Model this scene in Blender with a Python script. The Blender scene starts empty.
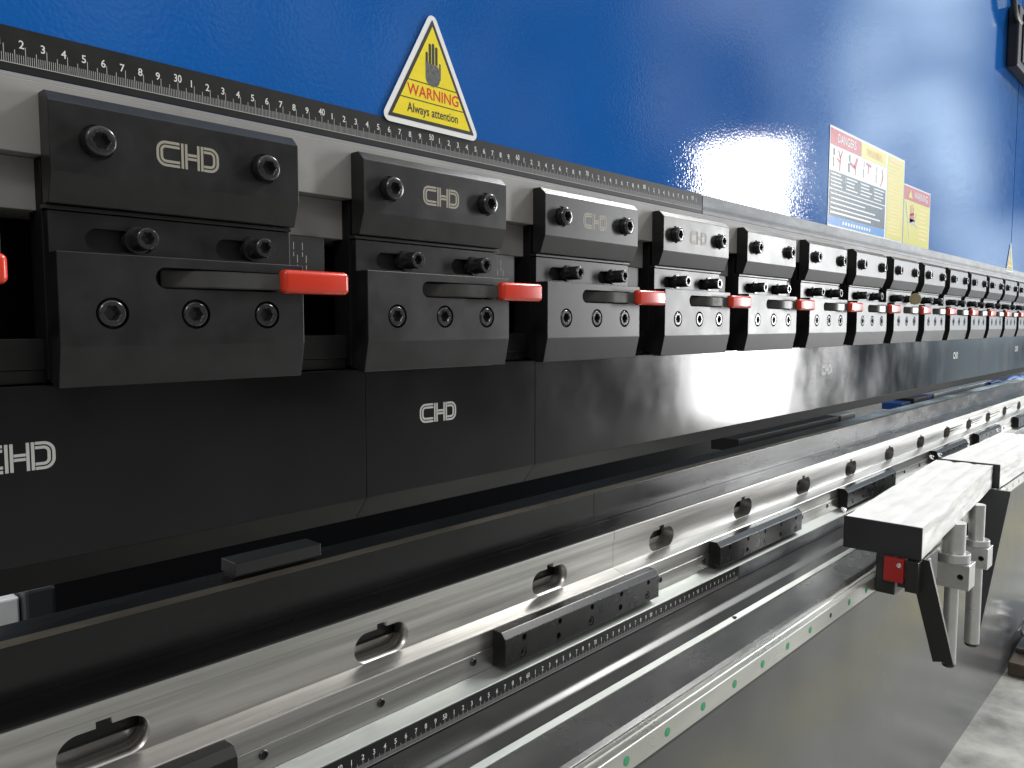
import bpy, bmesh, math, random
from mathutils import Vector, Matrix
random.seed(7)
R = math.radians
S = bpy.context.scene
COL = S.collection
ROOTLOC = {}

# ------------------------------------------------------------ materials
MATS = {}
def mat(name, base, rough=.5, metal=0., spec=.5, noise=0., nscale=20., nstretch=(1, 1, 1), rvar=0., rscale=8.,
        rstretch=(1, 1, 1), bump=0., bscale=400., bstretch=(1, 1, 1), coat=0., aniso=0., dark=None, dustamt=0., coatr=.1, ior=1.5, bdet=3):
    m = bpy.data.materials.new(name); m.use_nodes = True
    nt = m.node_tree; N = nt.nodes; L = nt.links
    b = N['Principled BSDF']
    b.inputs['Base Color'].default_value = (*base, 1)
    b.inputs['Roughness'].default_value = rough
    b.inputs['Metallic'].default_value = metal
    b.inputs['Specular IOR Level'].default_value = spec
    b.inputs['IOR'].default_value = ior
    b.inputs['Coat Weight'].default_value = coat
    b.inputs['Coat Roughness'].default_value = coatr
    if aniso: b.inputs['Anisotropic'].default_value = aniso
    tc = N.new('ShaderNodeTexCoord'); ge = N.new('ShaderNodeNewGeometry')
    def nz(scale, stretch, detail=5, r=.6):
        mp = N.new('ShaderNodeMapping'); mp.inputs['Scale'].default_value = stretch
        L.new(ge.outputs['Position'], mp.inputs['Vector'])
        t = N.new('ShaderNodeTexNoise'); t.inputs['Scale'].default_value = scale
        t.inputs['Detail'].default_value = detail; t.inputs['Roughness'].default_value = r
        L.new(mp.outputs[0], t.inputs['Vector']); return t.outputs['Fac']
    if noise:
        f = nz(nscale, nstretch)
        rp = N.new('ShaderNodeValToRGB'); L.new(f, rp.inputs[0])
        d = dark if dark else tuple(c*(1-noise) for c in base)
        rp.color_ramp.elements[0].color = (*d, 1); rp.color_ramp.elements[0].position = .32
        rp.color_ramp.elements[1].color = (*[min(1, c*(1+noise*.5)) for c in base], 1); rp.color_ramp.elements[1].position = .68
        L.new(rp.outputs[0], b.inputs['Base Color'])
    if rvar:
        f = nz(rscale, rstretch)
        mr = N.new('ShaderNodeMapRange'); mr.inputs[1].default_value = .3; mr.inputs[2].default_value = .7
        mr.inputs[3].default_value = max(.02, rough-rvar); mr.inputs[4].default_value = min(1, rough+rvar)
        L.new(f, mr.inputs[0]); L.new(mr.outputs[0], b.inputs['Roughness'])
    if bump:
        f = nz(bscale, bstretch, bdet)
        bp = N.new('ShaderNodeBump'); bp.inputs['Strength'].default_value = 1.; bp.inputs['Distance'].default_value = bump
        L.new(f, bp.inputs['Height']); L.new(bp.outputs[0], b.inputs['Normal'])
        if coat: L.new(bp.outputs[0], b.inputs['Coat Normal'])
    MATS[name] = m
    return m

BLUE = mat('blue_gloss_paint', (.008, .112, .42), rough=.06, spec=.44, noise=.12, nscale=3, bump=.00006, bscale=430, bdet=0, rvar=.03, rscale=4)
OXIDE = mat('black_oxide_steel', (.012, .012, .0125), rough=.34, spec=.42, ior=1.55, noise=.35, nscale=60, rvar=.04, rscale=30, bump=.000012, bscale=1500)
DEEP = mat('deep_black', (.006, .006, .007), rough=.6, spec=.2)
PUNCH = mat('hardened_black_steel', (.006, .006, .007), rough=.14, ior=1.45, spec=.42, noise=.4, nscale=14, nstretch=(1, 1, .5), rvar=.07, rscale=9, rstretch=(1, 1, .7), bump=.00001, bscale=700)
DIE = mat('black_die_steel', (.010, .010, .0105), rough=.24, ior=1.5, spec=.42, noise=.4, nscale=30, nstretch=(.25, 1, 1), rvar=.09, rscale=18, rstretch=(.3, 1, 1))
STEEL = mat('ground_steel', (.57, .56, .54), rough=.31, metal=.9, noise=.30, nscale=70, nstretch=(.04, 1, 1.2), rvar=.045, rscale=60, rstretch=(.05, 1, 1), dark=(.33, .325, .31))
GREY = mat('satin_grey_steel', (.29, .287, .28), rough=.58, metal=.2, noise=.18, nscale=9, rvar=.05)
GREENISH = mat('pale_ledge_steel', (.42, .44, .42), rough=.48, metal=.75, noise=.2, nscale=40, nstretch=(.1, 1, 1), rvar=.06, rscale=50, rstretch=(.1, 1, 1))
SEMI = mat('black_table_paint', (.028, .028, .028), rough=.32, spec=.6, noise=.25, nscale=20, rvar=.05)
PLATE = mat('dark_reflective_plate', (.12, .12, .12), rough=.25, metal=.6, noise=.3, nscale=20, nstretch=(.2, 1, 1), rvar=.06, rscale=14)
APRON = mat('grey_apron_paint', (.105, .109, .114), rough=.22, spec=.6, noise=.12, nscale=2.5, rvar=.05, rscale=3)
RAILM = mat('rail_steel', (.62, .62, .58), rough=.3, metal=.85, noise=.12, nscale=50, nstretch=(.1, 1, 1), rvar=.05)
ALU = mat('aluminium', (.62, .62, .62), rough=.32, metal=.8, noise=.08, nscale=60, rvar=.05)
GREEN = mat('green_plug', (.03, .30, .13), rough=.5)
TIP = mat('hardened_tip', (.008, .008, .008), rough=.5, spec=.2)
BLOCKM = mat('block_black_oxide', (.010, .010, .010), rough=.28, spec=.40, noise=.2, nscale=60, rvar=.015, rscale=50)
RED = mat('red_dipped_rubber', (.62, .035, .012), rough=.28, spec=.55, coat=.3)
REDP = mat('red_plastic', (.33, .012, .012), rough=.35)
LEVER = mat('lever_steel', (.05, .05, .048), rough=.33, spec=.7, rvar=.08, rscale=60)
BOLT = mat('blackened_bolt', (.025, .024, .027), rough=.22, spec=.9, metal=.2, rvar=.08, rscale=300)
ENGR = mat('laser_engraving', (.30, .28, .23), rough=.5)
ENGR2 = mat('laser_engraving_bright', (.42, .42, .40), rough=.5)
RULERM = mat('black_ruler', (.014, .014, .014), rough=.5, spec=.25, noise=.3, nscale=80)
RULES = mat('glare_grey_ruler', (.13, .14, .15), rough=.5, metal=.3, noise=.5, nscale=70, nstretch=(.3, 1, 1))  # glare on the far ruler lengths put into a paler grey
LIP = mat('navy_lip', (.022, .024, .042), rough=.4)
TICK = mat('ruler_print', (.42, .42, .42), rough=.5)
NUM = mat('ruler_numerals', (.72, .72, .70), rough=.5)
TICKD = mat('dark_print', (.08, .08, .09), rough=.5)
WHITE = mat('white_vinyl', (.90, .90, .90), rough=.14, noise=.04, nscale=90)
YEL = mat('yellow_vinyl', (.95, .78, .05), rough=.14, noise=.06, nscale=120)
YEL2 = mat('pale_yellow_vinyl', (.78, .72, .12), rough=.14)
BLK = mat('black_print', (.012, .012, .012), rough=.4, noise=.3, nscale=300)
HANDM = mat('grey_handprint', (.09, .09, .085), rough=.5, noise=.7, nscale=500)
REDV = mat('red_print', (.68, .035, .02), rough=.35)
REDW = mat('faded_red_print', (.62, .09, .09), rough=.14)
ORG = mat('orange_print', (.75, .36, .05), rough=.4)
GRYP = mat('charcoal_print', (.055, .06, .062), rough=.14)
BLUEP = mat('light_blue_print', (.04, .25, .68), rough=.14)
WRAP = mat('white_plastic_wrap', (.88, .88, .87), rough=.35, spec=.5, noise=.14, nscale=55, nstretch=(.25, 1, 1), bump=.0012, bscale=60, bstretch=(.22, 1.4, 1))
CAP = mat('black_end_cap', (.020, .021, .025), rough=.45)
STRUT = mat('black_painted_bar', (.014, .014, .014), rough=.45)
GUSS = mat('grey_gusset_paint', (.05, .052, .058), rough=.35)
CONC = mat('pale_concrete', (.33, .33, .31), rough=.65, noise=.45, nscale=7, bump=.001, bscale=40, rvar=.15, rscale=5, dark=(.14, .145, .135))
BROWN = mat('brown_timber', (.07, .05, .035), rough=.6, noise=.4, nscale=30, nstretch=(.2, 1, 1))
FOIL = mat('crumpled_foil', (.75, .75, .75), rough=.2, metal=.9, bump=.01, bscale=30)
BRGBLUE = mat('bright_blue_plastic', (.015, .12, .50), rough=.5)
DIFGREY = mat('hall_wall_paint', (.45, .47, .45), rough=.8, noise=.1, nscale=2)
TAN = mat('tan_tag', (.42, .36, .22), rough=.4)

# ------------------------------------------------------------ mesh helpers
def newbm(): return bmesh.new()
def join(*bms):
    out = bmesh.new()
    for b in bms:
        me = bpy.data.meshes.new('tmp'); b.to_mesh(me); out.from_mesh(me); bpy.data.meshes.remove(me); b.free()
    return out
def box(x0, x1, y0, y1, z0, z1, bev=0., seg=2):
    b = bmesh.new(); bmesh.ops.create_cube(b, size=1)
    for v in b.verts:
        v.co = Vector(((x0+x1)/2+v.co.x*(x1-x0), (y0+y1)/2+v.co.y*(y1-y0), (z0+z1)/2+v.co.z*(z1-z0)))
    if bev: bmesh.ops.bevel(b, geom=b.edges[:], offset=bev, segments=seg, affect='EDGES', profile=.5)
    return b
def prism_x(prof, x0, x1, bev=0., seg=2):
    b = bmesh.new()
    A = [b.verts.new((x0, y, z)) for y, z in prof]; B = [b.verts.new((x1, y, z)) for y, z in prof]
    n = len(prof)
    b.faces.new(A); b.faces.new(B[::-1])
    for i in range(n): b.faces.new((A[i], B[i], B[(i+1) % n], A[(i+1) % n]))
    bmesh.ops.recalc_face_normals(b, faces=b.faces[:])
    if bev: bmesh.ops.bevel(b, geom=b.edges[:], offset=bev, segments=seg, affect='EDGES', profile=.5)
    return b
def shape_y(outer, holes, y0, y1):
    """flat outline in (X,Z) with holes, given thickness from y0 (front) to y1"""
    cu = bpy.data.curves.new('c', 'CURVE'); cu.dimensions = '2D'; cu.fill_mode = 'BOTH'; cu.extrude = (y1-y0)/2
    for pts in [outer]+holes:
        sp = cu.splines.new('POLY'); sp.points.add(len(pts)-1)
        for p, (x, z) in zip(sp.points, pts): p.co = (x, z, 0, 1)
        sp.use_cyclic_u = True
    o = bpy.data.objects.new('c', cu); COL.objects.link(o)
    dg = bpy.context.evaluated_depsgraph_get(); me = bpy.data.meshes.new_from_object(o.evaluated_get(dg))
    b = bmesh.new(); b.from_mesh(me)
    bpy.data.meshes.remove(me); bpy.data.objects.remove(o); bpy.data.curves.remove(cu)
    for v in b.verts: v.co = Vector((v.co.x, (y0+y1)/2-v.co.z, v.co.y))
    bmesh.ops.remove_doubles(b, verts=b.verts[:], dist=1e-7)
    bmesh.ops.recalc_face_normals(b, faces=b.faces[:])
    return b
def text_y(items, y, thick=.0002, font_scale=1.):
    """items: list of (string, x, z, size, align, squeeze) written on a plane facing -Y"""
    out = bmesh.new()
    for (s, x, z, size, al, sq) in items:
        cu = bpy.data.curves.new('t', 'FONT'); cu.body = s; cu.size = size; cu.align_x = al; cu.extrude = 0; cu.resolution_u = 3
        cu.offset = size*.012
        o = bpy.data.objects.new('t', cu); COL.objects.link(o)
        dg = bpy.context.evaluated_depsgraph_get(); me = bpy.data.meshes.new_from_object(o.evaluated_get(dg))
        me.transform(Matrix.Translation((x, y, z)) @ Matrix.Rotation(R(90), 4, 'X') @ Matrix.Diagonal((sq, 1, 1, 1)))
        out.from_mesh(me); bpy.data.meshes.remove(me); bpy.data.objects.remove(o); bpy.data.curves.remove(cu)
    return out
def quads_y(rects, y):
    b = bmesh.new()
    for x0, x1, z0, z1 in rects:
        b.faces.new([b.verts.new(p) for p in ((x0, y, z0), (x1, y, z0), (x1, y, z1), (x0, y, z1))])
    return b
def poly_y(pts, y):
    b = bmesh.new(); b.faces.new([b.verts.new((x, y, z)) for x, z in pts]); return b
def lathe(prof, cx, cy, cz, axis='Y', n=32, star=None):
    """prof: (radius, height) ; height runs along -axis ; star=(i0,i1,amp) modulates rings i0..i1"""
    b = bmesh.new(); rings = []
    for k, (r, h) in enumerate(prof):
        ring = []
        for i in range(n):
            a = 2*math.pi*i/n; rr = r
            if star and star[0] <= k <= star[1]: rr = r*(1+star[2]*math.cos(6*a))
            if axis == 'Y': p = (cx+rr*math.cos(a), cy-h, cz+rr*math.sin(a))
            elif axis == 'Z': p = (cx+rr*math.cos(a), cy+rr*math.sin(a), cz+h)
            else: p = (cx-h, cy+rr*math.cos(a), cz+rr*math.sin(a))
            ring.append(b.verts.new(p))
        rings.append(ring)
    for A, B in zip(rings, rings[1:]):
        for i in range(n): b.faces.new((A[i], A[(i+1) % n], B[(i+1) % n], B[i]))
    b.faces.new(rings[0]); b.faces.new(rings[-1])
    bmesh.ops.recalc_face_normals(b, faces=b.faces[:])
    return b
def cap(cx, cz, hl, hh, n=12):
    """capsule outline in X,Z"""
    pts = []
    for i in range(n+1):
        a = -math.pi/2+math.pi*i/n; pts.append((cx+hl-hh+hh*math.cos(a), cz+hh*math.sin(a)))
    for i in range(n+1):
        a = math.pi/2+math.pi*i/n; pts.append((cx-hl+hh+hh*math.cos(a), cz+hh*math.sin(a)))
    return pts
def circ(cx, cz, r, n=28): return [(cx+r*math.cos(2*math.pi*i/n), cz+r*math.sin(2*math.pi*i/n)) for i in range(n)]
def cut(b, cutters):
    def tmp(bm):
        me = bpy.data.meshes.new('m'); bm.to_mesh(me); bm.free(); o = bpy.data.objects.new('m', me); COL.objects.link(o); return o
    o = tmp(b); c = tmp(join(*cutters))
    md = o.modifiers.new('b', 'BOOLEAN'); md.object = c; md.operation = 'DIFFERENCE'; md.solver = 'EXACT'
    dg = bpy.context.evaluated_depsgraph_get(); me = bpy.data.meshes.new_from_object(o.evaluated_get(dg))
    out = bmesh.new(); out.from_mesh(me)
    for q in (o, c):
        m = q.data; bpy.data.objects.remove(q); bpy.data.meshes.remove(m)
    bpy.data.meshes.remove(me)
    return out
def sweep(path, w, h, bev=.0008):
    """bar swept along a path in X,Y at constant Z ; path: (x,y,z)"""
    b = bmesh.new(); secs = []
    for i, p in enumerate(path):
        a = Vector(path[max(i-1, 0)]); c = Vector(path[min(i+1, len(path)-1)]); t = (c-a).normalized()
        nrm = Vector((t.y, -t.x, 0))
        P = Vector(p); secs.append([b.verts.new(P+nrm*s*w/2+Vector((0, 0, q*h/2))) for s, q in ((1, -1), (1, 1), (-1, 1), (-1, -1))])
    for A, B in zip(secs, secs[1:]):
        for i in range(4): b.faces.new((A[i], A[(i+1) % 4], B[(i+1) % 4], B[i]))
    b.faces.new(secs[0][::-1]); b.faces.new(secs[-1])
    bmesh.ops.recalc_face_normals(b, faces=b.faces[:])
    if bev:
        es = [e for e in b.edges if len(e.link_faces) == 2 and e.calc_face_angle(0) > .6]
        bmesh.ops.bevel(b, geom=es, offset=bev, segments=2, affect='EDGES')
    return b
def tube(path, r, n=10):
    b = bmesh.new(); secs = []
    for i, p in enumerate(path):
        a = Vector(path[max(i-1, 0)]); c = Vector(path[min(i+1, len(path)-1)]); t = (c-a).normalized()
        u = t.orthogonal().normalized(); 
        ref = Vector((0, 1, 0)); u = t.cross(ref)
        u = u.normalized() if u.length > .1 else t.cross(Vector((1, 0, 0))).normalized()
        v = t.cross(u)
        secs.append([b.verts.new(Vector(p)+r*(u*math.cos(2*math.pi*k/n)+v*math.sin(2*math.pi*k/n))) for k in range(n)])
    for A, B in zip(secs, secs[1:]):
        for i in range(n): b.faces.new((A[i], A[(i+1) % n], B[(i+1) % n], B[i]))
    b.faces.new(secs[0][::-1]); b.faces.new(secs[-1])
    bmesh.ops.recalc_face_normals(b, faces=b.faces[:])
    return b

def finish(me, ang=30):
    if ang <= 0: return
    big = [p for p in me.polygons]
    areas = sorted((p.area for p in big), reverse=True)
    if len(big) < 2: return
    # planar machined parts stay flat shaded; turned and organic parts are smooth
    top = sum(areas[:6])/max(1e-12, sum(areas))
    if top > .5: return
    for p in big: p.use_smooth = True
    me.set_sharp_from_angle(angle=R(ang))
def tag(o, label, cat, group=None, kind=None):
    if label: o['label'] = label
    if cat: o['category'] = cat
    if group: o['group'] = group
    if kind: o['kind'] = kind
def thing(name, loc, label, cat, group=None):
    o = bpy.data.objects.new(name, None); o.empty_display_size = .02; COL.objects.link(o); o.location = loc
    tag(o, label, cat, group); ROOTLOC[o] = Vector(loc); return o
def part(name, b, m, parent, label=None, ang=30):
    me = bpy.data.meshes.new(name); base = ROOTLOC[parent]
    bmesh.ops.translate(b, verts=b.verts[:], vec=-base); b.to_mesh(me); b.free(); finish(me, ang)
    me.materials.append(m); o = bpy.data.objects.new(name, me); COL.objects.link(o); o.parent = parent
    ROOTLOC[o] = base
    if label: o['label'] = label
    return o
def solo(name, b, m, label=None, cat=None, group=None, kind=None, ang=30):
    xs = [v.co for v in b.verts]
    base = Vector(((min(v.x for v in xs)+max(v.x for v in xs))/2, (min(v.y for v in xs)+max(v.y for v in xs))/2, min(v.z for v in xs)))
    me = bpy.data.meshes.new(name); bmesh.ops.translate(b, verts=b.verts[:], vec=-base); b.to_mesh(me); b.free(); finish(me, ang)
    me.materials.append(m); o = bpy.data.objects.new(name, me); COL.objects.link(o); o.location = base
    ROOTLOC[o] = base
    tag(o, label, cat, group, kind); return o

def logo(x0, z0, h, y, t=.00015):
    """double-line CHD mark ; h = letter height ; width is about 2.55 h"""
    w = .105; off = .078
    def rib(path, o, closed=False):
        b = bmesh.new(); n = len(path); L = []
        for i in range(n):
            if closed: a, c = path[i-1], path[(i+1) % n]
            else: a, c = path[max(i-1, 0)], path[min(i+1, n-1)]
            d = Vector((c[0]-a[0], c[1]-a[1])).normalized(); nn = Vector((-d.y, d.x))
            if 0 < i < n-1 or closed:
                d1 = Vector((path[i][0]-path[i-1][0], path[i][1]-path[i-1][1])).normalized(); k = 1/max(.5, d.dot(d1))
            else: k = 1
            p = Vector(path[i])
            L.append([p+nn*k*(o-w/2), p+nn*k*(o+w/2)])
        V = [[b.verts.new((x0+q.x*h, y, z0+q.y*h)) for q in s] for s in L]
        for A, B in zip(V, V[1:]): b.faces.new((A[0], B[0], B[1], A[1]))
        return b
    def arc(cx, cy, r, a0, a1, n=6): return [(cx+r*math.cos(R(a0+(a1-a0)*i/n)), cy+r*math.sin(R(a0+(a1-a0)*i/n))) for i in range(n+1)]
    bs = []
    e = .13
    C = [(.93, 1-e)]+arc(.38, .62, .25, 90, 180)+arc(.38, .38, .25, 180, 270)+[(.93, e)]
    D = [(1.93, 1-e)]+arc(2.20, .62, .25, 90, 0)+arc(2.20, .38, .25, 0, -90)+[(1.93, e)]
    H1 = [(1.12, 0), (1.12, 1)]; H2 = [(1.78, 0), (1.78, 1)]; X = [(1.262, .5), (1.638, .5)]
    for pth in (C, D, H1, H2, X):
        for s in (-1, 1): bs.append(rib(pth, s*off))
    o = join(*bs)
    for v in o.verts: pass
    bmesh.ops.recalc_face_normals(o, faces=o.faces[:])
    return o

def socket_bolt(cx, cy, cz, r, h, washer=0., wr=0.):
    """socket head screw standing h proud of the surface at cy, facing -Y"""
    prof = []
    if washer: prof += [(wr, 0), (wr, washer), (r, washer)]
    else: prof += [(r, 0)]
    prof += [(r, h-.0012), (r*.93, h-.0003), (r*.86, h), (r*.60, h), (r*.53, h-.0006), (r*.50, h-.005 if h > .006 else h-.004), (.0004, h-.005 if h > .006 else h-.004)]
    n = len(prof)
    return lathe(prof, cx, cy, cz, 'Y', 36, (n-4, n-2, .09))

X0, X1 = -.55, 3.3
UF = (.2117, 30, .00988); LF = (.4194, 50, .01036)
# ============================================================ RAM (upper beam)
ram = thing('ram_beam', (1.4, .55, .126), 'glossy blue painted upper beam of the press brake with grey steel strips along its lower edge', 'machine beam')
part('front_panel', box(X0, 2.505, .466, .62, .1265, 1.1), BLUE, ram)
part('side_panel', box(2.512, 3.6, .466, .62, .1265, 1.1), BLUE, ram)
part('edge_lip', box(X0, X1, .4648, .4655+.0035, .1262, .1284), GREY, ram)
part('upper_strip', box(X0, X1, .4635, .52, .0885, .1258, .0004), GREY, ram)
part('lower_strip', box(X0, X1, .475, .52, .0608, .0883, .0005), GREY, ram)
part('recess_back', box(X0, X1, .535, .60, -.03, .125), DEEP, ram)
part('punch_seat', join(prism_x([(.4725, -.0077), (.4725, -.0242), (.474, -.0247), (.474, -.0318), (.534, -.0318), (.534, -.0077)], X0, X1, .0003)), OXIDE, ram)

# rulers -----------------------------------------------------
def ruler(name, s0, s1, xfit, y, zb, zt, zline, base, tickm, numm, label, numbers=True, up=True, group=None, numstart=0):
    X_ = lambda q: xfit[0]+(q-xfit[1])*xfit[2]
    xa, xb = X_(s0), X_(s1)
    t = thing(name, ((xa+xb)/2, y, zb), label, 'ruler', group)
    part('strip', box(xa, xb, y, y+.0008, zb, zt), base, t)
    rects = []
    for k in range(int(s0*10)+1, int(s1*10)):
        x = X_(k/10)
        ln = .0088 if k % 10 == 0 else (.0066 if k % 5 == 0 else .0044)
        w = .00017 if k % 5 == 0 else .00014
        ln *= .85 if not up else 1
        rects.append((x-w, x+w, zline, zline+ln))
    rects.append((xa, xb, zline-.0004, zline))
    part('graduations', quads_y(rects, y-.00008), tickm, t)
    if numbers:
        it = []
        zs = zline+(.0090 if up else .0072)
        for k in range(int(math.ceil(s0+.3)), int(s1-.2)):
            x = X_(k); q = k+numstart
            if q % 10 == 0: it.append((str(q), x, zs, .0062, 'CENTER', .78))
            else: it.append((str(q % 10), x-(.0017 if up else .0), zs-(.0012 if up else 0), .0058, 'CENTER', .9))
        part('numerals', text_y(it, y-.00010), numm, t)
    return t
ruler('scale_ruler', 3, 92.2, UF, .4650, .1290, .1512, .1333, RULERM, TICK, NUM,
      'black centimetre ruler on the blue beam with white numerals, above the nearest clamps')
ruler('scale_ruler', 92.4, 310, UF, .4650, .1290, .1505, .1333, RULES, TICKD, TICKD,
      'glare-pale ruler on the blue beam running below the posters to the far end', numbers=False)

# ============================================================ CLAMPS
CX = [-.058, .137, .3325, .5265, .719, .9115, 1.101, 1.2885, 1.4725, 1.657, 1.841, 2.018, 2.196, 2.372, 2.546]
W = .1445
ORD = ['', 'first', 'second', 'third', 'fourth', 'fifth', 'sixth', 'seventh', 'eighth', 'ninth', 'tenth', 'eleventh', 'twelfth', 'thirteenth', 'fourteenth']
def make_clamp(x, label):
    t = thing('tool_clamp', (x, .455, -.0335), label, 'clamp', 'black tool clamps in a row along the blue beam')
    up = prism_x([(.449, .1145), (.455, .1203), (.4634, .1203), (.4634, .0632), (.4548, .0632), (.449, .0787)], x, x+W, .0005)
    bx = [x+.0230, x+.1200]
    up = cut(up, [lathe([(.0092, 0), (.0092, .008)], b_, .4505, .0963, 'Y', 40) for b_ in bx])
    part('upper_block', up, OXIDE, t)
    for b_ in bx: part('socket_bolt', socket_bolt(b_, .4504, .0963, .0078, .0085), BOLT, t)
    part('logo', logo(x+.0540, .0892, .0142, .44886), ENGR, t)
    part('clamp_body', box(x, x+W-.001, .4665, .4745+.012, -.030, .0880, .0005), DEEP, t)
    mid = join(box(x+.001, x+W-.0005, .4605, .4663, -.0315, .0602, .0004))
    sl = [cap(x+.0375, .0463, .0185, .0060), cap(x+.109, .0463, .0160, .0060)]
    mid = cut(mid, [shape_y(s, [], .458, .4656) for s in sl])
    part('middle_plate', mid, OXIDE, t)
    part('retaining_lip', box(x-.0006, x+W, .4590, .4663, .0606, .0628, .0003), OXIDE, t)
    for b_ in (x+.0446, x+.1160): part('adjusting_bolt', socket_bolt(b_+.0020, .4650, .0475, .0062, .0195, .0060, .0076), BOLT, t)
    part('wedge', box(x+W+.0002, x+.1765, .4695, .4745, .0210, .0600, .0003), STRUT, t)
    part('stamped_marks', quads_y([(x+W+.0035+.0034*i+.0006*(i % 2), x+W+.0041+.0034*i+.0006*(i % 2), .0545-.0085*j-.004*((i*3+j) % 2), .0575-.0085*j-.002*((i+j) % 2)) for i in range(5) for j in range(3) if (i*2+j) % 4], .4694), TICK, t)
    lo = prism_x([(.446, .0380), (.4603, .0380), (.4603, -.0335), (.4508, -.0335), (.446, -.0118)], x, x+W, .0005)
    lb = [x+.0265, x+.0727, x+.1182]
    lo = cut(lo, [lathe([(.0086, 0), (.0086, .010)], b_, .4520, .0060, 'Y', 40) for b_ in lb] +
             [shape_y(cap(x+.0905, .0262, .0405, .0061), [], .440, .4595)])
    part('lower_block', lo, OXIDE, t)
    for b_ in lb: part('socket_bolt', socket_bolt(b_, .4519, .0060, .0074, .0062), BOLT, t)
    # lever
    z = .0261
    path = [(x+.058, .4585, z), (x+.064, .4560, z), (x+.071, .4500, z), (x+.078, .4450, z), (x+.084, .4425, z), (x+.092, .4412, z), (x+.110, .4405, z), (x+.120, .4392, z), (x+.128, .4372, z), (x+.136, .4352, z)]
    lv = part('lever', sweep(path, .0042, .0098, .0006), LEVER, t)
    zg = .0266
    g = box(x+.1222, x+.1695, .4300, .4386, zg-.0074, zg+.0074, .0031, 4)
    for v in g.verts:
        k = (v.co.x-(x+.1222))/.0473; v.co.y += -.0016*k+.0014
        if k > .96: v.co.z = zg+(v.co.z-zg)*.97
    part('handle_grip', g, RED, lv, ang=60)
    return t
def copy_tree(o, dx, label, skip=()):
    c = o.copy(); COL.objects.link(c); c.location.x += dx; c['label'] = label
    for ch in o.children:
        if ch.name.split('.')[0] in skip: continue
        d = ch.copy(); COL.objects.link(d); d.parent = c
        for g in ch.children:
            e = g.copy(); COL.objects.link(e); e.parent = d
    return c
labels = ['tool clamp cut off by the left edge, only its red handle tip showing',
          'largest and nearest black tool clamp with pale logo, under numeral 30 of the ruler',
          'black tool clamp with a clear pale logo directly below the triangular hand warning sticker',
          'dark grey tool clamp with a faint logo, third complete clamp from the left']
for i in range(4, 15):
    extra = ''
    if i == 8: extra = ', carrying the round tan tag'
    labels.append('%s complete tool clamp from the left, satin grey with red grip%s' if i != 8 else '%s complete tool clamp from the left, satin grey%s' % (ORD[i], extra))
proto = None
for i, x in enumerate(CX):
    if i == 0: proto = make_clamp(x, labels[0])
    else: copy_tree(proto, x-CX[0], labels[i], ('logo',) if i > 4 else ())
solo('round_tag', lathe([(.0098, 0), (.0104, .0006), (.0104, .0016), (.0098, .0022)], 1.552, .4345, .0465, 'X', 32), TAN,
     'round tan tag stuck on the eighth clamp among the far clamps', 'tag')

# ============================================================ PUNCH SEGMENTS
segs = [(-.49, .3432, .118, 'long black punch segment at the left with a pale logo cut by the photo edge'),
        (.3436, .5316, .4135, 'short black punch segment with a complete pale logo below the second clamp'),
        (.5320, 1.367, 1.2176, 'long glossy black punch segment mirroring the bright light below the middle clamps'),
        (1.3674, 2.202, 1.976, 'long glossy dark punch segment below the far clamps beside the bright one'),
        (2.2024, 3.037, 2.64, 'farthest dark punch segment at the right edge of the photo')]
for a, b_, lx, lab in segs:
    t = thing('punch_segment', ((a+b_)/2, .48, -.1455), lab, 'punch', 'black punch segments clamped under the beam')
    part('blade', prism_x([(.4650, -.0323), (.4960, -.0323), (.4960, -.1277), (.4650, -.1277)], a, b_, .0003), PUNCH, t)
    part('tip', prism_x([(.4651, -.1278), (.4955, -.1278), (.4830, -.1455), (.4790, -.1455)], a, b_, .0002), TIP, t)
    part('logo', logo(lx-.0185, -.0772, .0150, .46486), ENGR2, t)

# ============================================================ DIE BARS
dseg = [(-.49, .7048, 'long matt black die bar nearest the camera, lying along the top of the steel holder'),
        (.7052, 1.540, 'black die bar reflecting white light, second along the holder'),
        (1.5404, 2.375, 'third die bar along the holder with bluish reflections'),
        (2.3754, 3.25, 'farthest die bar at the right edge of the photo')]
EDGE = mat('worn_glint_steel', (.28, .255, .21), rough=.45, metal=.7, noise=.4, nscale=60, nstretch=(.15, 1, 1))  # polished wear; the bevel's golden reflection is also put into this tan
for a, b_, lab in dseg:
    t = thing('die_bar', ((a+b_)/2, .54, -.236), lab, 'die', 'black die bars in a row')
    part('worn_glint_edge', prism_x([(.5268, -.1914), (.5300, -.1882), (.5303, -.1885), (.5271, -.1917)], a, b_), EDGE, t)
    part('bar_body', join(prism_x([(.5270, -.2286), (.5270, -.1916), (.5302, -.1884), (.5590, -.1884), (.5590, -.2360), (.5266, -.2360)], a, b_, .0003),
         prism_x([(.5262, -.2322), (.5262, -.2252), (.5268, -.2248), (.5268, -.2322)], a, b_)), DIE, t)
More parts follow.
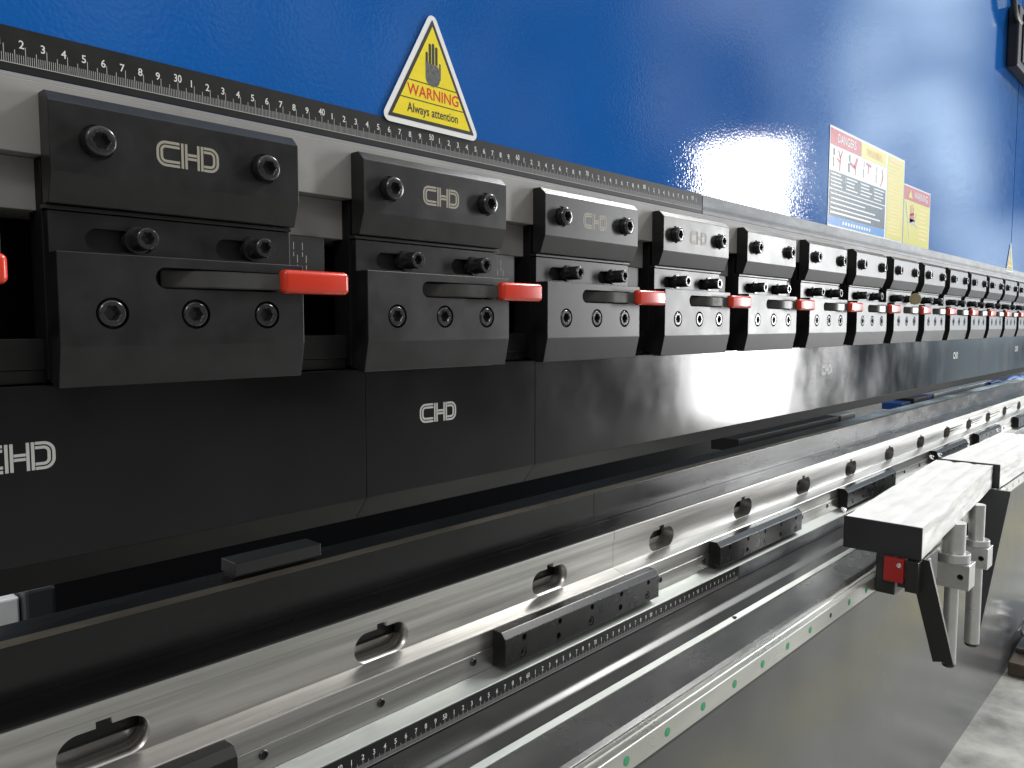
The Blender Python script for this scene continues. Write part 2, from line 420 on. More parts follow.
# steel die holder with oblong holes ------------------------------------
HX = [-.0447, .1688, .3824, .5958, .8060, 1.0190, 1.2290, 1.4400, 1.6530, 1.8640, 2.0760, 2.2860, 2.4980, 2.7100, 2.9200]
def keyhole(cx):
    cz, hl, hh = -.2592, .0275, .0123
    p = cap(cx, cz, hl, hh, 14)
    # right semicircle first, then left: insert the notch between them
    return p[:15]+[(cx+.0048, cz+hh), (cx+.0048, -.2428), (cx-.0048, -.2428), (cx-.0048, cz+hh)]+p[15:]
for a, b_, lab in ((-.5, .7046, 'ground steel die holder nearest the camera with large keyhole slots'),
                   (.7052, 3.25, 'ground steel die holder running to the far end beyond the vertical joint')):
    t = thing('die_holder', ((a+b_)/2, .51, -.3119), lab, 'die holder', 'ground steel die holders')
    part('top_edge', prism_x([(.4985, -.2302), (.4985, -.2402), (.5262, -.2402), (.5262, -.2298)], a, b_, .0005), STEEL, t)
    part('black_ledge', box(a, b_, .5000, .5260, -.2300, -.2291), DIE, t)
    hs = [keyhole(h) for h in HX if a < h < b_]
    part('slotted_face', shape_y([(a, -.2722), (b_, -.2722), (b_, -.24035), (a, -.24035)], hs, .5000, .5180), STEEL, t)
    part('slot_back', prism_x([(.5215, -.2722), (.5215, -.2425), (.5258, -.2425), (.5258, -.2722)], a, b_), SEMI, t)
    part('slot_floor', box(a, b_, .5186, .5212, -.2722, -.2640), STEEL, t)
    part('lower_step', prism_x([(.5180, -.2718), (.5000, -.2718), (.4845, -.2765), (.4840, -.2774), (.4840, -.2929), (.5180, -.2929)], a, b_, .0002), STEEL, t)
gib = thing('gib_strip', (1.3, .49, -.3119), 'steel strip with small black set screws below the slotted die holder', 'steel strip')
part('strip', prism_x([(.4830, -.2932), (.4830, -.3117), (.5180, -.3117), (.5180, -.2932)], X0, X1, .0004), STEEL, gib)
gx = [.2653+.1022*k for k in range(-4, 28)]
blocks = [(.03, .2385), (.4945, .7475), (.8925, 1.1475), (1.335, 1.59), (1.878, 2.133), (2.25, 2.505), (2.74, 2.99)]
for x in gx:
    if any(a-.008 < x < b_+.008 for a, b_ in blocks): continue
    part('set_screw', socket_bolt(x, .4829, -.2993, .0036, .0012), BOLT, gib)
# black clamping blocks ------------------------------------------------
BL = ['black clamping block in the lower left corner of the photo, only its right end showing',
      'nearest complete black clamping block with paired screw holes, on the steel strip',
      'grey shining clamping block with screw holes, second of those complete along the strip',
      'dark clamping block just left of the white wrapped arm, third of those complete',
      'dark clamping block behind the near white arm, fourth of those complete',
      'dark clamping block behind the joint of the white arms, fifth of those complete',
      'farthest dark clamping block at the right edge of the photo']
def make_block(x, ln, lab):
    t = thing('clamping_block', (x, .475, -.3095), lab, 'clamping block', 'black clamping blocks along the steel strip')
    b = prism_x([(.4670, -.3085), (.4670, -.2830), (.4725, -.2772), (.4828, -.2772), (.4828, -.3110)], x, x+ln, .0006)
    cs = []; n = 5
    xs = [x+.0235+k*(ln-.047)/(n-1) for k in range(n)]
    for k, xx in enumerate(xs):
        cs.append(lathe([(.0029, 0), (.0029, .006)], xx+.002, .4715, -.2868, 'Y', 20))
        r = .0047 if k % 2 == 0 else .0032
        cs.append(lathe([(r, 0), (r, .006)], xx, .4715, -.3008, 'Y', 24))
    part('body', cut(b, cs), BLOCKM, t)
    for k, xx in enumerate(xs):
        if k % 2 == 0: part('socket_screw', socket_bolt(xx, .4714, -.3008, .0042, .0040), BOLT, t)
    return t
bp = None
for (a, b_), lab in zip(blocks, BL):
    if bp is None: bp = make_block(a, .2545 if a > 0.1 else b_-a, lab); ln0 = b_-a; first = a; 
    else:
        if lab is BL[1]: bp = make_block(a, .2540, lab); first = a
        else: copy_tree(bp, a-first, lab)

# ============================================================ TABLE (bed)
table = thing('bed_table', (1.3, .45, -.38), 'lower bed table of the press brake with pale ledge, black top and bright machined edge', 'machine table')
part('pale_ledge', prism_x([(.4828, -.3121), (.4662, -.3168), (.4662, -.3345), (.5180, -.3345), (.5180, -.3121)], X0, X1, .0004), GREENISH, table)
def bed_profile():
    p = [(.4650, -.3349), (.4440, -.3354)]
    for i in range(9):
        k = i/8; s = k*k*(3-2*k); p.append((.4400-.0100*k, -.3356-.0042*s))
    p += [(.4172, -.3412), (.4172, -.3700), (.4650, -.3700)]
    return p
part('black_top', prism_x(bed_profile(), X0, X1), SEMI, table, ang=50)
part('machined_edge', prism_x([(.4170, -.3411), (.4110, -.3432), (.4105, -.3560), (.4170, -.3560)], X0, X1), GREENISH, table)
part('front_plate', prism_x([(.4103, -.3440), (.3720, -.3464), (.3670, -.3480), (.3670, -.3760), (.4103, -.3760)], X0, X1, .0003), PLATE, table)
part('mounting_bar', box(X0, X1, .3680, .5200, -.3900, -.3762), SEMI, table)
hb = solo('set_screw', lathe([(.0026, 0), (.0026, .0006), (.0004, .0007)], .8290, .4140, -.3416, 'Z', 16), BOLT, 'small black screw in the bright machined edge below the ruler end', 'screw')
ruler('scale_ruler', 8, 100.2, LF, .4652, -.3342, -.3176, -.3332, RULERM, TICK, NUM,
      'black ruler with white numerals on the lower table edge beside the clamping blocks', up=False)
ruler('scale_ruler', 100.4, 310, LF, .4652, -.3342, -.3176, -.3332, RULES, TICKD, NUM,
      'dark grey ruler continuing along the lower table beyond the end of the near one', numbers=False, up=False)
# linear rail ------------------------------------------------------------
rail = thing('linear_rail', (1.3, .36, -.3709), 'steel guide rail with a row of green hole plugs along the front of the table', 'guide rail')
part('rail_body', prism_x([(.3520, -.3500), (.3527, -.3494), (.3572, -.3494), (.3580, -.3503), (.3606, -.3503), (.3614, -.3494), (.3668, -.3494), (.3668, -.3709), (.3527, -.3709), (.3520, -.3702)], X0, X1), RAILM, rail, ang=20)
dots = [.5185+.0632*k for k in range(-14, 40)]
for k, x in enumerate(dots):
    if 2.2 < x: continue
    if abs(x-.9604) < .02:
        part('plug', lathe([(.0030, 0), (.0030, .0003), (.0004, .0004)], x, .3520, -.3600, 'Y', 20), DEEP, rail, 'open dark hole without a green plug')
        continue
    part('plug', lathe([(.0042, 0), (.0042, .0003), (.0004, .0005)], x, .3520, -.3600, 'Y', 24), GREEN, rail)
solo('bed_front_panel', box(X0, 3.6, .500, .56, -1.13, -.392), APRON, 'large smooth grey front panel of the machine bed below the guide rail', 'machine panel')
solo('bed_core', box(X0, 3.3, .5285, .556, -.388, -.2375), SEMI, 'dark bed plate standing behind the steel holder', 'machine plate')

# ============================================================ carriage and support arms
car = thing('rail_carriage', (1.15, .35, -.372), 'linear carriage with dark red end seal on the guide rail under the near white arm', 'carriage')
part('carriage_body', box(1.121, 1.20, .3260, .3515, -.3700, -.3160, .0012), STRUT, car)
es = part('end_seal', box(1.112, 1.1205, .3135, .3385, -.3490, -.3165, .0008), REDP, car)
part('seal_screw', lathe([(.0032, 0), (.0032, .0012), (.0026, .0018), (.0014, .0018), (.0012, .0008)], 1.112, .3190, -.3247, 'X', 20), ALU, es)
part('mounting_bracket', join(box(1.116, 1.21, .2960, .3120, -.3600, -.3180, .0006), box(1.118, 1.21, .3122, .3220, -.3560, -.3505, .0004)), STRUT, car)

def arm(name, x0, x1, yl0, yr0, dy, z1, z0, lab, first):
    t = thing(name, ((x0+x1)/2, (yl0+yr0)/2+dy/2, z0), lab, 'support arm', 'white wrapped support arms')
    b = bmesh.new(); nx = 46; prof = []
    yl, yr = yl0, yr0
    # section from bottom-left, round the top, to bottom-right
    ntop = 26; ns = 9
    for i in range(ns): prof.append((1.0, i/(ns-1)))
    for i in range(1, ntop): prof.append((1-i/ntop, 1.0))
    for i in range(ns): prof.append((0.0, 1-i/(ns-1)))
    rows = []
    rnd = random.Random(x0)
    import mathutils
    for i in range(nx+1):
        k = i/nx; x = x0+(x1-x0)*k; row = []
        for (u, v) in prof:
            y = yr+(yl-yr)*u+dy*k; z = z0+(z1-z0)*v
            if v > .999:
                g = sum(math.exp(-((u-c)/.05)**2) for c in (.32, .68))
                z -= .0018*g
            nv = mathutils.noise.noise(Vector((x*7+x0*3, u*6, v*4)))+.5*mathutils.noise.noise(Vector((x*35, u*16, v*9)))
            if u > .999: y += .0022*nv
            elif u < .001: y -= .0016*nv-.0006*math.exp(-((v-.5)/.12)**2)
            if .999 < v: z += .0011*nv
            row.append(b.verts.new((x, y, z)))
        rows.append(row)
    n = len(prof)
    for A, B in zip(rows, rows[1:]):
        for i in range(n-1): b.faces.new((A[i], A[i+1], B[i+1], B[i]))
        b.faces.new((A[n-1], A[0], B[0], B[n-1]))
    b.faces.new(rows[0]); b.faces.new(rows[-1])
    bmesh.ops.recalc_face_normals(b, faces=b.faces[:])
    part('wrapped_beam', b, WRAP, t, ang=50)
    c = box(x0-.004, x0-.0003, yr-.0012, yl+.0012, z0-.001, z1+.0008, .0005)
    part('end_cap', c, CAP, t)
    # loose scraps of wrap at the joint
    for k, (px, py, pz, sx) in enumerate(((x0+.012, yl+.001, z1+.001, 1), (x1-.01, yl+dy, z1+.001, 1), (x0+.01, yr-.001, z0+.004, -1))):
        q = bmesh.new(); m_ = 7; rr = []
        for i in range(m_):
            a = i/(m_-1)
            rr.append([q.verts.new((px-.020*a*sx*(.6+.4*a), py+.004*math.sin(a*5)+.006*j*(1-a*.7), pz+.010*math.sin(a*2.2)*(1 if k < 2 else -1)+.001*j)) for j in (0, 1)])
        for A, B in zip(rr, rr[1:]): q.faces.new((A[0], A[1], B[1], B[0]))
        bmesh.ops.solidify(q, geom=q.faces[:], thickness=.0004)
        part('wrap_scrap', q, WHITE, t)
    return t
arm1 = arm('support_arm', 1.128, 1.728, .3965, .2962, .0375, -.2725, -.3155, 'near white plastic wrapped support arm with a black end cap facing the camera', True)
arm2 = arm('support_arm', 1.737, 2.27, .4262, .3235, -.002, -.2712, -.3165, 'far white wrapped support arm beyond the gap, cut by the right edge of the photo', False)
part('bracing_bar', shape_y([(0, 0)]*0 or [(.3150, -.3172), (.2885, -.3172), (.2560, -.4500), (.2640, -.4535), (.2810, -.4530)], [], 0, .0055), STRUT, arm1) if False else None
def plate_x(pts, xa, xb):      # outline in (Y,Z), thickness along X
    return prism_x(pts, xa, xb, .0004)
part('bracing_bar', plate_x([(.3160, -.3172), (.2880, -.3172), (.2540, -.4525), (.2600, -.4545), (.2680, -.4515), (.2790, -.4548)], 1.1365, 1.143), STRUT, arm1)
0 and part('bracing_bar_edge', plate_x([(.2876, -.3172), (.2870, -.3172), (.2531, -.4525), (.2537, -.4528)], 1.1355, 1.144), ALU, arm1)
part('gusset', plate_x([(.4100, -.3172), (.3005, -.3172), (.3010, -.3230), (.3405, -.6000), (.3520, -.6010)], 1.718, 1.724), GUSS, arm2)

def post(name, x, y, ru, rl, rf, zt, zf, zb, zbb, ze, bw, lab):
    t = thing(name, (x, y, ze), lab, 'adjusting post', 'round aluminium posts under the near arm')
    part('upper_tube', lathe([(ru, zf), (ru, zt)], x, y, 0, 'Z', 40), ALU, t)
    part('flange', lathe([(rf-.0008, zb+.0005), (rf, zb+.0012), (rf, zf-.0008), (rf-.0008, zf)], x, y, 0, 'Z', 44), ALU, t)
    c = box(x-.018, x+.020, y-bw, y+bw*.85, zbb, zb, .0007)
    c = cut(c, [lathe([(.0046, 0), (.0046, .02)], x-.010, y-bw*.55, (zbb+zb)/2, 'X', 24)])
    cl = part('clamp_collar', c, ALU, t)
    part('collar_screw', lathe([(.0044, 0), (.0044, .002), (.0030, .002), (.0028, .0005)], x-.0125, y-bw*.55, (zbb+zb)/2, 'X', 24), DEEP, cl)
    part('lower_rod', lathe([(rl, ze), (rl, zbb)], x, y, 0, 'Z', 40), ALU, t)
    part('rod_foot', lathe([(rl*.75, ze-.006), (rl*.9, ze-.004), (rl*.9, ze-.0002)], x, y, 0, 'Z', 30), CAP, t)
post('adjusting_post', 1.385, .3170, .0172, .0105, .0250, -.3160, -.3640, -.3790, -.4190, -.5480, .028,
     'nearer aluminium post with flange and clamp collar hanging under the white arm')
post('adjusting_post', 1.552, .3200, .0125, .0122, .0215, -.3160, -.3775, -.3890, -.4260, -.5660, .0225,
     'farther aluminium post with clamp collar, behind the nearer one under the white arm')

# ============================================================ stickers
def rounded_tri(ax, az, bx0, bx1, bz, r, n=6):
    P = [Vector((bx0, bz)), Vector((bx1, bz)), Vector((ax, az))]; out = []
    for i in range(3):
        p, a, c = P[i], P[i-1], P[(i+1) % 3]
        d1 = (a-p).normalized(); d2 = (c-p).normalized(); half = math.acos(max(-1, min(1, d1.dot(d2))))/2
        cen = p+(d1+d2).normalized()*(r/math.sin(half)); t = r/math.tan(half)
        s = p+d1*t-cen; e = p+d2*t-cen; a0 = math.atan2(s.y, s.x); a1 = math.atan2(e.y, e.x)
        while a1 < a0: a1 += 2*math.pi
        if a1-a0 > math.pi: a1 -= 2*math.pi
        for k in range(n+1):
            a_ = a0+(a1-a0)*k/n; out.append((cen.x+r*math.cos(a_), cen.y+r*math.sin(a_)))
    return out
def inset_tri(ax, az, bx0, bx1, bz, d):
    half = (bx1-bx0)/2; h = az-bz; L = math.hypot(half, h)
    top = az-d*L/half; bot = bz+d; cx = ax
    s = half/h; w = (top-bot)*s
    return (cx, top, cx-w, cx+w, bot)
def warning_sticker(cx, bz, w, h, y, lab, detail=True):
    t = thing('warning_sticker', (cx, y, bz), lab, 'sticker')
    T = (cx, bz+h, cx-w/2, cx+w/2, bz)
    part('white_backing', shape_y(rounded_tri(*T, .0052 if detail else .003), [], y, y+.0003), WHITE, t)
    T1 = inset_tri(*T, .0040); part('black_border', poly_y(rounded_tri(*T1, .0007), y-.0001), BLK, t)
    T2 = inset_tri(*T, .0067); part('yellow_field', poly_y([(T2[2], T2[4]), (T2[3], T2[4]), (T2[0], T2[1])], y-.0002), YEL, t)
    def wid(z): return (T2[1]-z)/(T2[1]-T2[4])*(T2[3]-T2[2])/2
    z1, z2 = bz+h*.372, bz+h*.222
    part('dividing_lines', quads_y([(cx-wid(z)+.0001, cx+wid(z)-.0001, z-.00035, z+.00035) for z in (z1, z2)], y-.0003), BLK, t)
    k = h/.0885
    part('warning_text', text_y([('WARNING', cx+.001*k, z2+.0028*k, .0112*k, 'CENTER', .93)], y-.0003), REDV, t)
    part('attention_text', text_y([('Always attention', cx+.0005*k, z2-.0095*k, .0092*k, 'CENTER', .80)], y-.0003), BLK, t)
    hb_ = []
    zc = bz+h*.50
    def cp(x, za, zb, hw): return cap(0, 0, .5, .5)
    def finger(x, za, zb, hw):
        pts = [(cx+x-hw, za), (cx+x+hw, za)]
        for i in range(7):
            a = math.pi*i/6; pts.append((cx+x+hw*math.cos(a), zb-hw+hw*math.sin(a)))
        return poly_y(pts, y-.0003)
    s = k
    for x, za, zb, hw in ((-.0058, .002, .0118, .0011), (-.0027, .004, .0183, .0012), (.0004, .004, .0190, .0012), (.0036, .004, .0172, .0012)):
        hb_.append(finger(x*s, zc+za*s, zc+zb*s, hw*s))
    pf = part('hand_fingers', join(*hb_), BLK, t)
    pal = [(-.0070, .0045), (-.0070, -.006)]+[(-.0000+.0070*math.cos(R(a)), -.0062+.0060*math.sin(R(a))) for a in range(180, 361, 20)]+[(.0078, -.006), (.0080, .0055), (.0064, .0060), (.0060, .001), (.0046, .0035)]
    part('hand_palm', poly_y([(cx+a*s, zc+b_*s) for a, b_ in pal], y-.00032), HANDM, t)
    return t
warning_sticker(.4102, .1490, .1020, .0920, .4640, 'triangular yellow warning sticker with a black hand, overlapping the ruler on the blue panel')
warning_sticker(2.4980, .1430, .0900, .0810, .4645, 'small distant triangular yellow warning sticker near the right edge of the blue panel', False)

# poster 1
Y = .4652
po = thing('safety_poster', (1.385, Y, .150), 'wide safety poster with red, yellow and charcoal fields on the blue panel', 'poster')
part('sheet', box(1.2060, 1.5650, Y, Y+.0005, .1500, .3005), WHITE, po)
part('red_header', quads_y([(1.2090, 1.3380, .2730, .2970)], Y-.0002), REDW, po)
part('danger_text', text_y([('DANGERS', 1.2760, .2795, .0185, 'CENTER', .95)], Y-.0004), WHITE, po)
part('yellow_header', quads_y([(1.3400, 1.4640, .2730, .2970)], Y-.0002), YEL2, po)
part('caution_text', text_y([('WARNING', 1.4050, .2795, .0170, 'CENTER', .95)], Y-.0004), ORG, po)
def seg(x0, z0, x1, z1, w):
    d = Vector((x1-x0, z1-z0)); n_ = Vector((-d.y, d.x)).normalized()*w/2
    return poly_y([(x0-n_.x, z0-n_.y), (x1-n_.x, z1-n_.y), (x1+n_.x, z1+n_.y), (x0+n_.x, z0+n_.y)], Y-.0003)
for cx, kind in ((1.2400, 0), (1.3050, 1), (1.3700, 2), (1.4320, 3)):
    rf = []; fig = [seg(cx-.016, .268, cx-.016, .258, .006 if kind < 2 else .002), seg(cx-.018, .255, cx-.018, .241, .008 if kind == 1 else .003)]
    if kind == 0: rf += [seg(cx+.002, .268, cx+.010, .257, .003), seg(cx+.018, .269, cx+.010, .257, .003), seg(cx+.010, .257, cx+.008, .237, .003), seg(cx-.004, .255, cx+.010, .250, .0025)]
    if kind == 1: rf += [seg(cx-.012, .256, cx+.006, .252, .005), seg(cx+.006, .250, cx+.018, .267, .007), seg(cx+.012, .254, cx+.010, .240, .003)]
    if kind == 2: rf += [seg(cx-.006, .266, cx+.018, .264, .004), seg(cx+.006, .264, cx+.004, .250, .003)]
    if kind == 3: rf += [seg(cx+.010, .267, cx+.016, .257, .003), seg(cx+.016, .257, cx+.012, .246, .0045), seg(cx+.012, .246, cx+.004, .238, .002)]
    pg = part('pictogram', join(*fig), BLK, po); part('red_figure', join(*rf), REDW, pg)

part('charcoal_table', quads_y([(1.2090, 1.4640, .2085, .2345), (1.2090, 1.4640, .1665, .2065)], Y-.0002), GRYP, po)
part('blue_footer', quads_y([(1.2090, 1.4640, .1530, .1660)], Y-.0002), BLUEP, po)
part('yellow_column', quads_y([(1.4720, 1.5620, .1530, .2970)], Y-.0002), YEL2, po)
rects = []
rr = random.Random(3)
for c in range(4):
    for r_ in range(4): rects.append((1.213+.064*c, 1.213+.064*c+rr.uniform(.035, .055), .2290-.0056*r_, .2311-.0056*r_))
for c in range(1, 4): rects.append((1.2095+.0635*c, 1.2103+.0635*c, .2085, .2345))
for r_, (w, th) in enumerate(((.235, .0022), (.15, .0022), (.20, .0024), (.225, .0024), (.18, .0032))): rects.append((1.214, 1.214+w, .1995-.0072*r_, .1995-.0072*r_+th))
rects += [(1.265+.012*i, 1.265+.012*i+.008, .1565, .1615) for i in range(11)]
part('print_lines', quads_y(rects, Y-.0004), WHITE, po)
part('yellow_print_lines', quads_y([(1.4760, 1.476+rr.uniform(.055, .08), .2800-.0062*k, .2813-.0062*k) for k in range(20)], Y-.0004), ORG, po)
part('yellow_heading', quads_y([(1.480, 1.555, .2870, .2925)], Y-.0004), ORG, po)
# poster 2
Y = .4653
p2 = thing('small_safety_poster', (1.652, Y, .149), 'narrow red and yellow warning poster beside the wide safety poster', 'poster')
part('sheet', box(1.5680, 1.7350, Y, Y+.0004, .1490, .2605), WHITE, p2)
part('red_header', quads_y([(1.5700, 1.7320, .2330, .2580)], Y-.0002), REDW, p2)
part('warning_text', text_y([('WARNING', 1.6720, .2395, .0190, 'CENTER', .95)], Y-.0004), WHITE, p2)
part('alert_triangle', poly_y([(1.594, .238), (1.618, .238), (1.606, .254)], Y-.0004), YEL2, p2)
part('yellow_field', quads_y([(1.5700, 1.7320, .1515, .2325)], Y-.0002), YEL2, p2)
part('blade_pictogram', join(*[seg(*a) for a in ((1.580, .228, 1.590, .200, .008), (1.590, .200, 1.606, .162, .004), (1.600, .196, 1.640, .193, .010), (1.634, .196, 1.645, .212, .004), (1.640, .193, 1.652, .186, .004))]), BLK, p2)
part('hand_pictogram', join(*[seg(*a) for a in ((1.606, .200, 1.632, .205, .016), (1.612, .205, 1.608, .224, .004), (1.618, .207, 1.617, .227, .004), (1.625, .207, 1.627, .223, .004))]), REDW, p2)
part('print_lines', quads_y([(1.662, 1.662+rr.uniform(.045, .062), .222-.008*k, .2235-.008*k) for k in range(8)], Y-.0004), ORG, p2)

# ============================================================ things in the gap and behind
solo('stop_block', join(box(.2725, .3460, .5300, .5520, -.1850, -.1750, .0008), box(.2740, .3445, .5380, .5500, -.1882, -.1852)), STRUT, 'small black stop block lying on the near die bar, in the dark gap', 'block')
bg = thing('back_gauge', (2.1, .62, -.215), 'grey back gauge bars seen in the gap at the far end', 'back gauge', None)
part('long_bar', box(2.345, 3.07, .600, .660, -.230, -.1895, .001), ALU, bg)
part('short_bar', box(1.660, 1.745, .600, .650, -.215, -.1895, .001), ALU, bg)
part('guide_bar', box(1.200, 1.650, .600, .650, -.212, -.1905, .001), STRUT, bg)
part('slider', box(2.165, 2.290, .600, .650, -.213, -.1900, .001), STRUT, bg)
solo('blue_cover', join(box(2.075, 2.150, .604, .650, -.213, -.1960, .001)), BRGBLUE, 'small bright blue cover in the gap, left of the grey gauge bars', 'cover')
solo('blue_cover', join(box(2.292, 2.340, .604, .650, -.213, -.1915, .001)), BRGBLUE, 'small bright blue cover touching the end of the long grey gauge bar', 'cover')
solo('blue_hose', tube([(2.95+.05*i, .590-.004*math.sin(i), -.196+.006*math.sin(i*1.1)) for i in range(12)], .006), BRGBLUE, 'thin bright blue hose at the far end of the gap by the right edge', 'hose')
solo('white_box', box(.05, .203, .80, .95, -.34, -.247, .002), WHITE, 'white box seen through the gap at the left edge of the photo', 'box')
solo('dark_bracket', box(.2045, .2300, .79, .94, -.36, -.240, .003), GUSS, 'dark bracket beside the white box in the gap at the left', 'bracket')
solo('gap_backdrop', box(X0, 3.6, 1.30, 1.34, -1.12, .124), DEEP, 'black sheet added behind the gap to keep it dark', 'backdrop')  # sheet added so the machine's inside stays dark through the gap

# floor, far corner things
FZ = -1.13
solo('floor', box(-8, 14, -9, 8, FZ-.1, FZ), CONC, kind='structure')
solo('floor_marking', box(-3, 9, .095, .185, FZ+.001, FZ+.004), mat('yellow_floor_paint', (.62, .53, .08), rough=.5, noise=.6, nscale=3, dark=(.16, .15, .08)), kind='structure')
fp = thing('timber_plank', (3.05, .455, FZ), 'dark brown timber plank on the pale floor at the right edge', 'plank')
part('plank', box(2.88, 3.50, .34, .488, FZ+.001, FZ+.045, .003), BROWN, fp)
fb = bmesh.new(); bmesh.ops.create_icosphere(fb, subdivisions=4, radius=1)
import mathutils
for v in fb.verts:
    n_ = mathutils.noise.noise(v.co*2.3)*.45+mathutils.noise.noise(v.co*6)*.2
    v.co = Vector((3.06+v.co.x*.07*(1+n_), .43+v.co.y*.05*(1+n_), FZ+.115+v.co.z*.055*(1+n_)))
solo('crumpled_foil', fb, FOIL, 'crumpled shiny foil bundle on the dark plank by the right edge', 'foil', ang=8)
solo('grey_case', box(2.98, 3.5, .36, .486, FZ+.046, FZ+.062, .003), GUSS, 'flat dark case under the crumpled foil by the right edge', 'case')
# top right: hose loop and a dark box added for the panel's dark reflection
solo('dark_reflection_box', join(box(2.34, 2.75, .440, .4655, .650, .80, .004), box(2.38, 2.70, .436, .4405, .668, .785, .002)), mat('navy_reflection', (.008, .010, .022), rough=.6, spec=.3), 'dark navy stand-in box for a reflection on the blue panel in the top right corner', 'stand-in box')
loop = [(2.36+.09*math.cos(R(a)), .445, .845+.085*math.sin(R(a))) for a in range(150, 400, 12)]
solo('hydraulic_hose', tube(loop, .007), STRUT, 'dark curved hydraulic hose in the top right corner', 'hose')

# ============================================================ camera
f_px = 780.; vx, vy = 726., 59.5
n_ = math.sqrt(vx*vx+vy*vy+f_px*f_px)
Xc = Vector((vx/n_, vy/n_, f_px/n_)); p_ = math.atan(vy/f_px); Zc = Vector((0, math.cos(p_), -math.sin(p_)))
Yc = -Vector((Zc.y*Xc.z-Zc.z*Xc.y, Zc.z*Xc.x-Zc.x*Xc.z, Zc.x*Xc.y-Zc.y*Xc.x))
right = Vector((Xc.x, Yc.x, Zc.x)); upv = Vector((Xc.y, Yc.y, Zc.y)); fwd = Vector((Xc.z, Yc.z, Zc.z))
cd = bpy.data.cameras.new('camera'); cam = bpy.data.objects.new('camera', cd); COL.objects.link(cam)
M = Matrix((right, upv, -fwd)).transposed().to_4x4(); cam.matrix_world = M
cd.sensor_width = 36; cd.lens = 36*f_px/1024; cd.clip_start = .02; cd.clip_end = 100
cd.dof.use_dof = False
S.camera = cam

# ============================================================ light
def area(name, loc, tgt, sx, sy, power, col=(1, 1, 1)):
    l = bpy.data.lights.new(name, 'AREA'); l.shape = 'RECTANGLE'; l.size = sx; l.size_y = sy; l.energy = power; l.color = col
    o = bpy.data.objects.new(name, l); COL.objects.link(o); o.location = loc
    o.rotation_euler = (Vector(tgt)-Vector(loc)).to_track_quat('-Z', 'Y').to_euler(); return o
area('bay_door_light', (8.9, -3.55, .42), (.9, .46, .42), .85, 3.5, 315, (1, 1, 1))
area('ceiling_lamp', (-2.6, -1.9, 3.2), (.6, .45, 0), 1.2, .5, 40, (1, .97, .92))
area('ceiling_lamp', (5.0, -.75, 3.9), (1.6, .40, 0), 2.2, .9, 230, (1, .99, .96))

area('rear_fill_light', (-.10, .66, .02), (.12, .82, -.29), .1, .1, .8)  # added fill with no known source, brightens the white box
w = bpy.data.worlds.new('World'); S.world = w; w.use_nodes = True
nt = w.node_tree; N = nt.nodes; L = nt.links
bgn = N['Background']
tc = N.new('ShaderNodeTexCoord'); sp = N.new('ShaderNodeSeparateXYZ'); L.new(tc.outputs['Generated'], sp.inputs[0])
def mth(op, a, b_=None, c=None, clamp=False):
    m = N.new('ShaderNodeMath'); m.operation = op; m.use_clamp = clamp
    for i, v in enumerate((a, b_, c)):
        if v is None: continue
        if isinstance(v, (int, float)): m.inputs[i].default_value = v
        else: L.new(v, m.inputs[i])
    return m.outputs[0]
def sstep(v, a, b_):
    m = N.new('ShaderNodeMapRange'); m.interpolation_type = 'SMOOTHSTEP'; L.new(v, m.inputs[0])
    m.inputs[1].default_value = a; m.inputs[2].default_value = b_; return m.outputs[0]
ny = mth('MAXIMUM', mth('MULTIPLY', sp.outputs['Y'], -1), .04)
u = mth('DIVIDE', sp.outputs['X'], ny); v = mth('DIVIDE', sp.outputs['Z'], ny)
# pale far wall of the hall
w_ = mth('DIVIDE', v, mth('MAXIMUM', u, .05))
wall = mth('MULTIPLY', sstep(u, 2.35, 3.15), mth('SUBTRACT', 1, mth('MULTIPLY', sstep(u, 4.1, 5.0), sstep(w_, .06, .13))))
band = mth('SUBTRACT', 1, mth('MULTIPLY', mth('MULTIPLY', sstep(v, 1.02, 1.12), mth('SUBTRACT', 1, sstep(v, 1.14, 1.24))), .55))
wall = mth('MULTIPLY', mth('MULTIPLY', wall, band), sstep(w_, -.025, .01))
nz = N.new('ShaderNodeTexNoise'); nz.inputs['Scale'].default_value = 3.2; nz.inputs['Detail'].default_value = 4
mp = N.new('ShaderNodeMapping'); mp.inputs['Scale'].default_value = (3.5, 3.5, 1.2); L.new(tc.outputs['Generated'], mp.inputs[0]); L.new(mp.outputs[0], nz.inputs['Vector'])
var = mth('ADD', mth('MULTIPLY', sstep(nz.outputs['Fac'], .38, .66), 2.2), .25)
cu_ = N.new('ShaderNodeCombineXYZ'); L.new(mth('MULTIPLY', mth('ARCTANGENT', u, 1.), 11), cu_.inputs[0]); L.new(mth('ADD', mth('MULTIPLY', w_, 4.5), mth('MULTIPLY', u, .25)), cu_.inputs[1])
n2 = N.new('ShaderNodeTexNoise'); n2.inputs['Scale'].default_value = 1.3; n2.inputs['Detail'].default_value = 5; L.new(cu_.outputs[0], n2.inputs['Vector'])
stk = mth('ADD', .30, mth('MULTIPLY', sstep(n2.outputs['Fac'], .36, .62), .95))
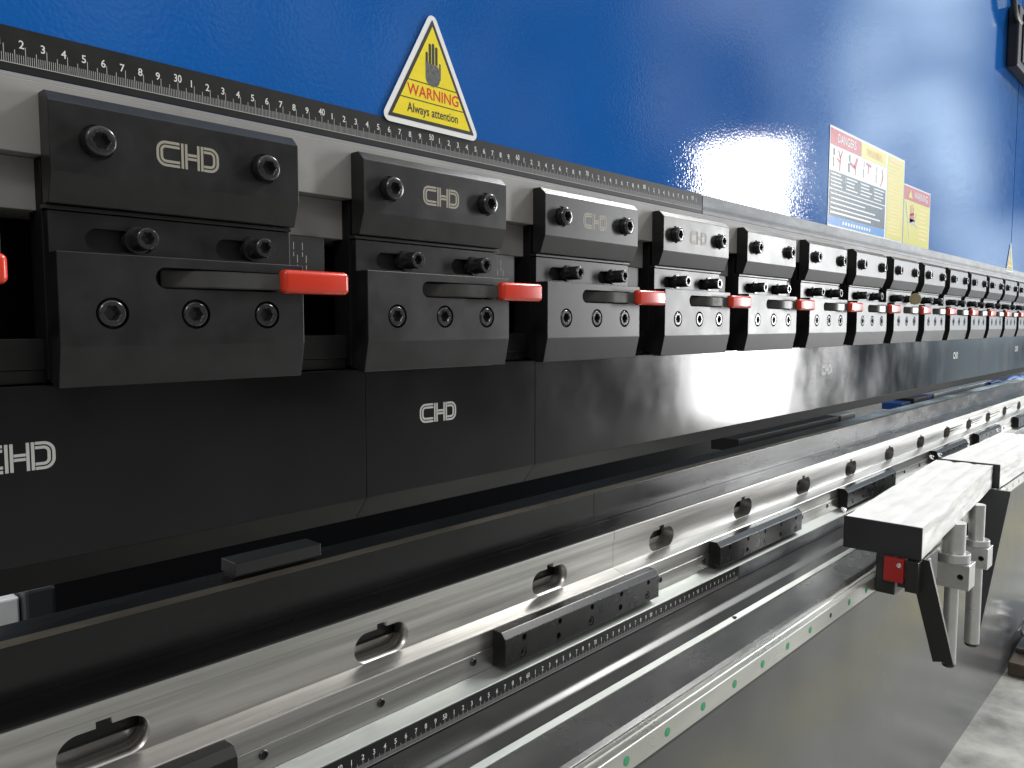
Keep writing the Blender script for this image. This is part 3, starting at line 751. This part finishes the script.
dk = mth('SUBTRACT', 1, mth('MULTIPLY', mth('MULTIPLY', sstep(u, 4.2, 4.9), sstep(w_, .08, .14)), .92))
base = mth('ADD', mth('ADD', .07, mth('MULTIPLY', sstep(v, .28, .5), .16)), mth('MULTIPLY', sstep(u, .9, 2.6), .16))
ceil = mth('MULTIPLY', sstep(sp.outputs['Z'], .35, .8), .36)
nzz = mth('MULTIPLY', sp.outputs['Z'], -1)
floor_ = mth('ADD', mth('MULTIPLY', mth('MULTIPLY', sstep(nzz, .18, .32), mth('SUBTRACT', 1, sstep(nzz, .48, .62))), .22), .02)
tot = mth('ADD', mth('MULTIPLY', mth('MULTIPLY', mth('ADD', base, ceil), var), dk), mth('ADD', floor_, mth('MULTIPLY', mth('MULTIPLY', wall, mth('ADD', .88, mth('MULTIPLY', sstep(w_, .07, .15), .75))), stk)))
cmb = N.new('ShaderNodeMixRGB'); cmb.inputs[0].default_value = 1; cmb.blend_type = 'MULTIPLY'
# yellow tint added low in the surround for the bed panel's reflection
yel = mth('MULTIPLY', mth('MULTIPLY', sstep(u, 1.5, 2.0), mth('SUBTRACT', 1, sstep(u, 3.0, 3.6))), mth('MULTIPLY', mth('SUBTRACT', 1, sstep(v, -.8, -.6)), sstep(v, -1.8, -1.3)))
ct = N.new('ShaderNodeMixRGB'); ct.inputs[1].default_value = (1.03, 1.0, .97, 1); ct.inputs[2].default_value = (.76, .94, 1.08, 1); L.new(sstep(u, 1.7, 2.6), ct.inputs[0])
cm = N.new('ShaderNodeMixRGB'); L.new(ct.outputs[0], cm.inputs[1]); cm.inputs[2].default_value = (1.3, 1.2, .35, 1); L.new(yel, cm.inputs[0])
L.new(cm.outputs[0], cmb.inputs[1]); L.new(tot, cmb.inputs[2]); L.new(cmb.outputs[0], bgn.inputs['Color'])
bgn.inputs['Strength'].default_value = 1.0

S.render.engine = 'CYCLES'
S.render.resolution_x = 1024; S.render.resolution_y = 768
S.view_settings.view_transform = 'Standard'; S.view_settings.look = 'None'; S.view_settings.exposure = .28; S.view_settings.gamma = 1
S.cycles.sample_clamp_indirect = 6; S.cycles.blur_glossy = .1
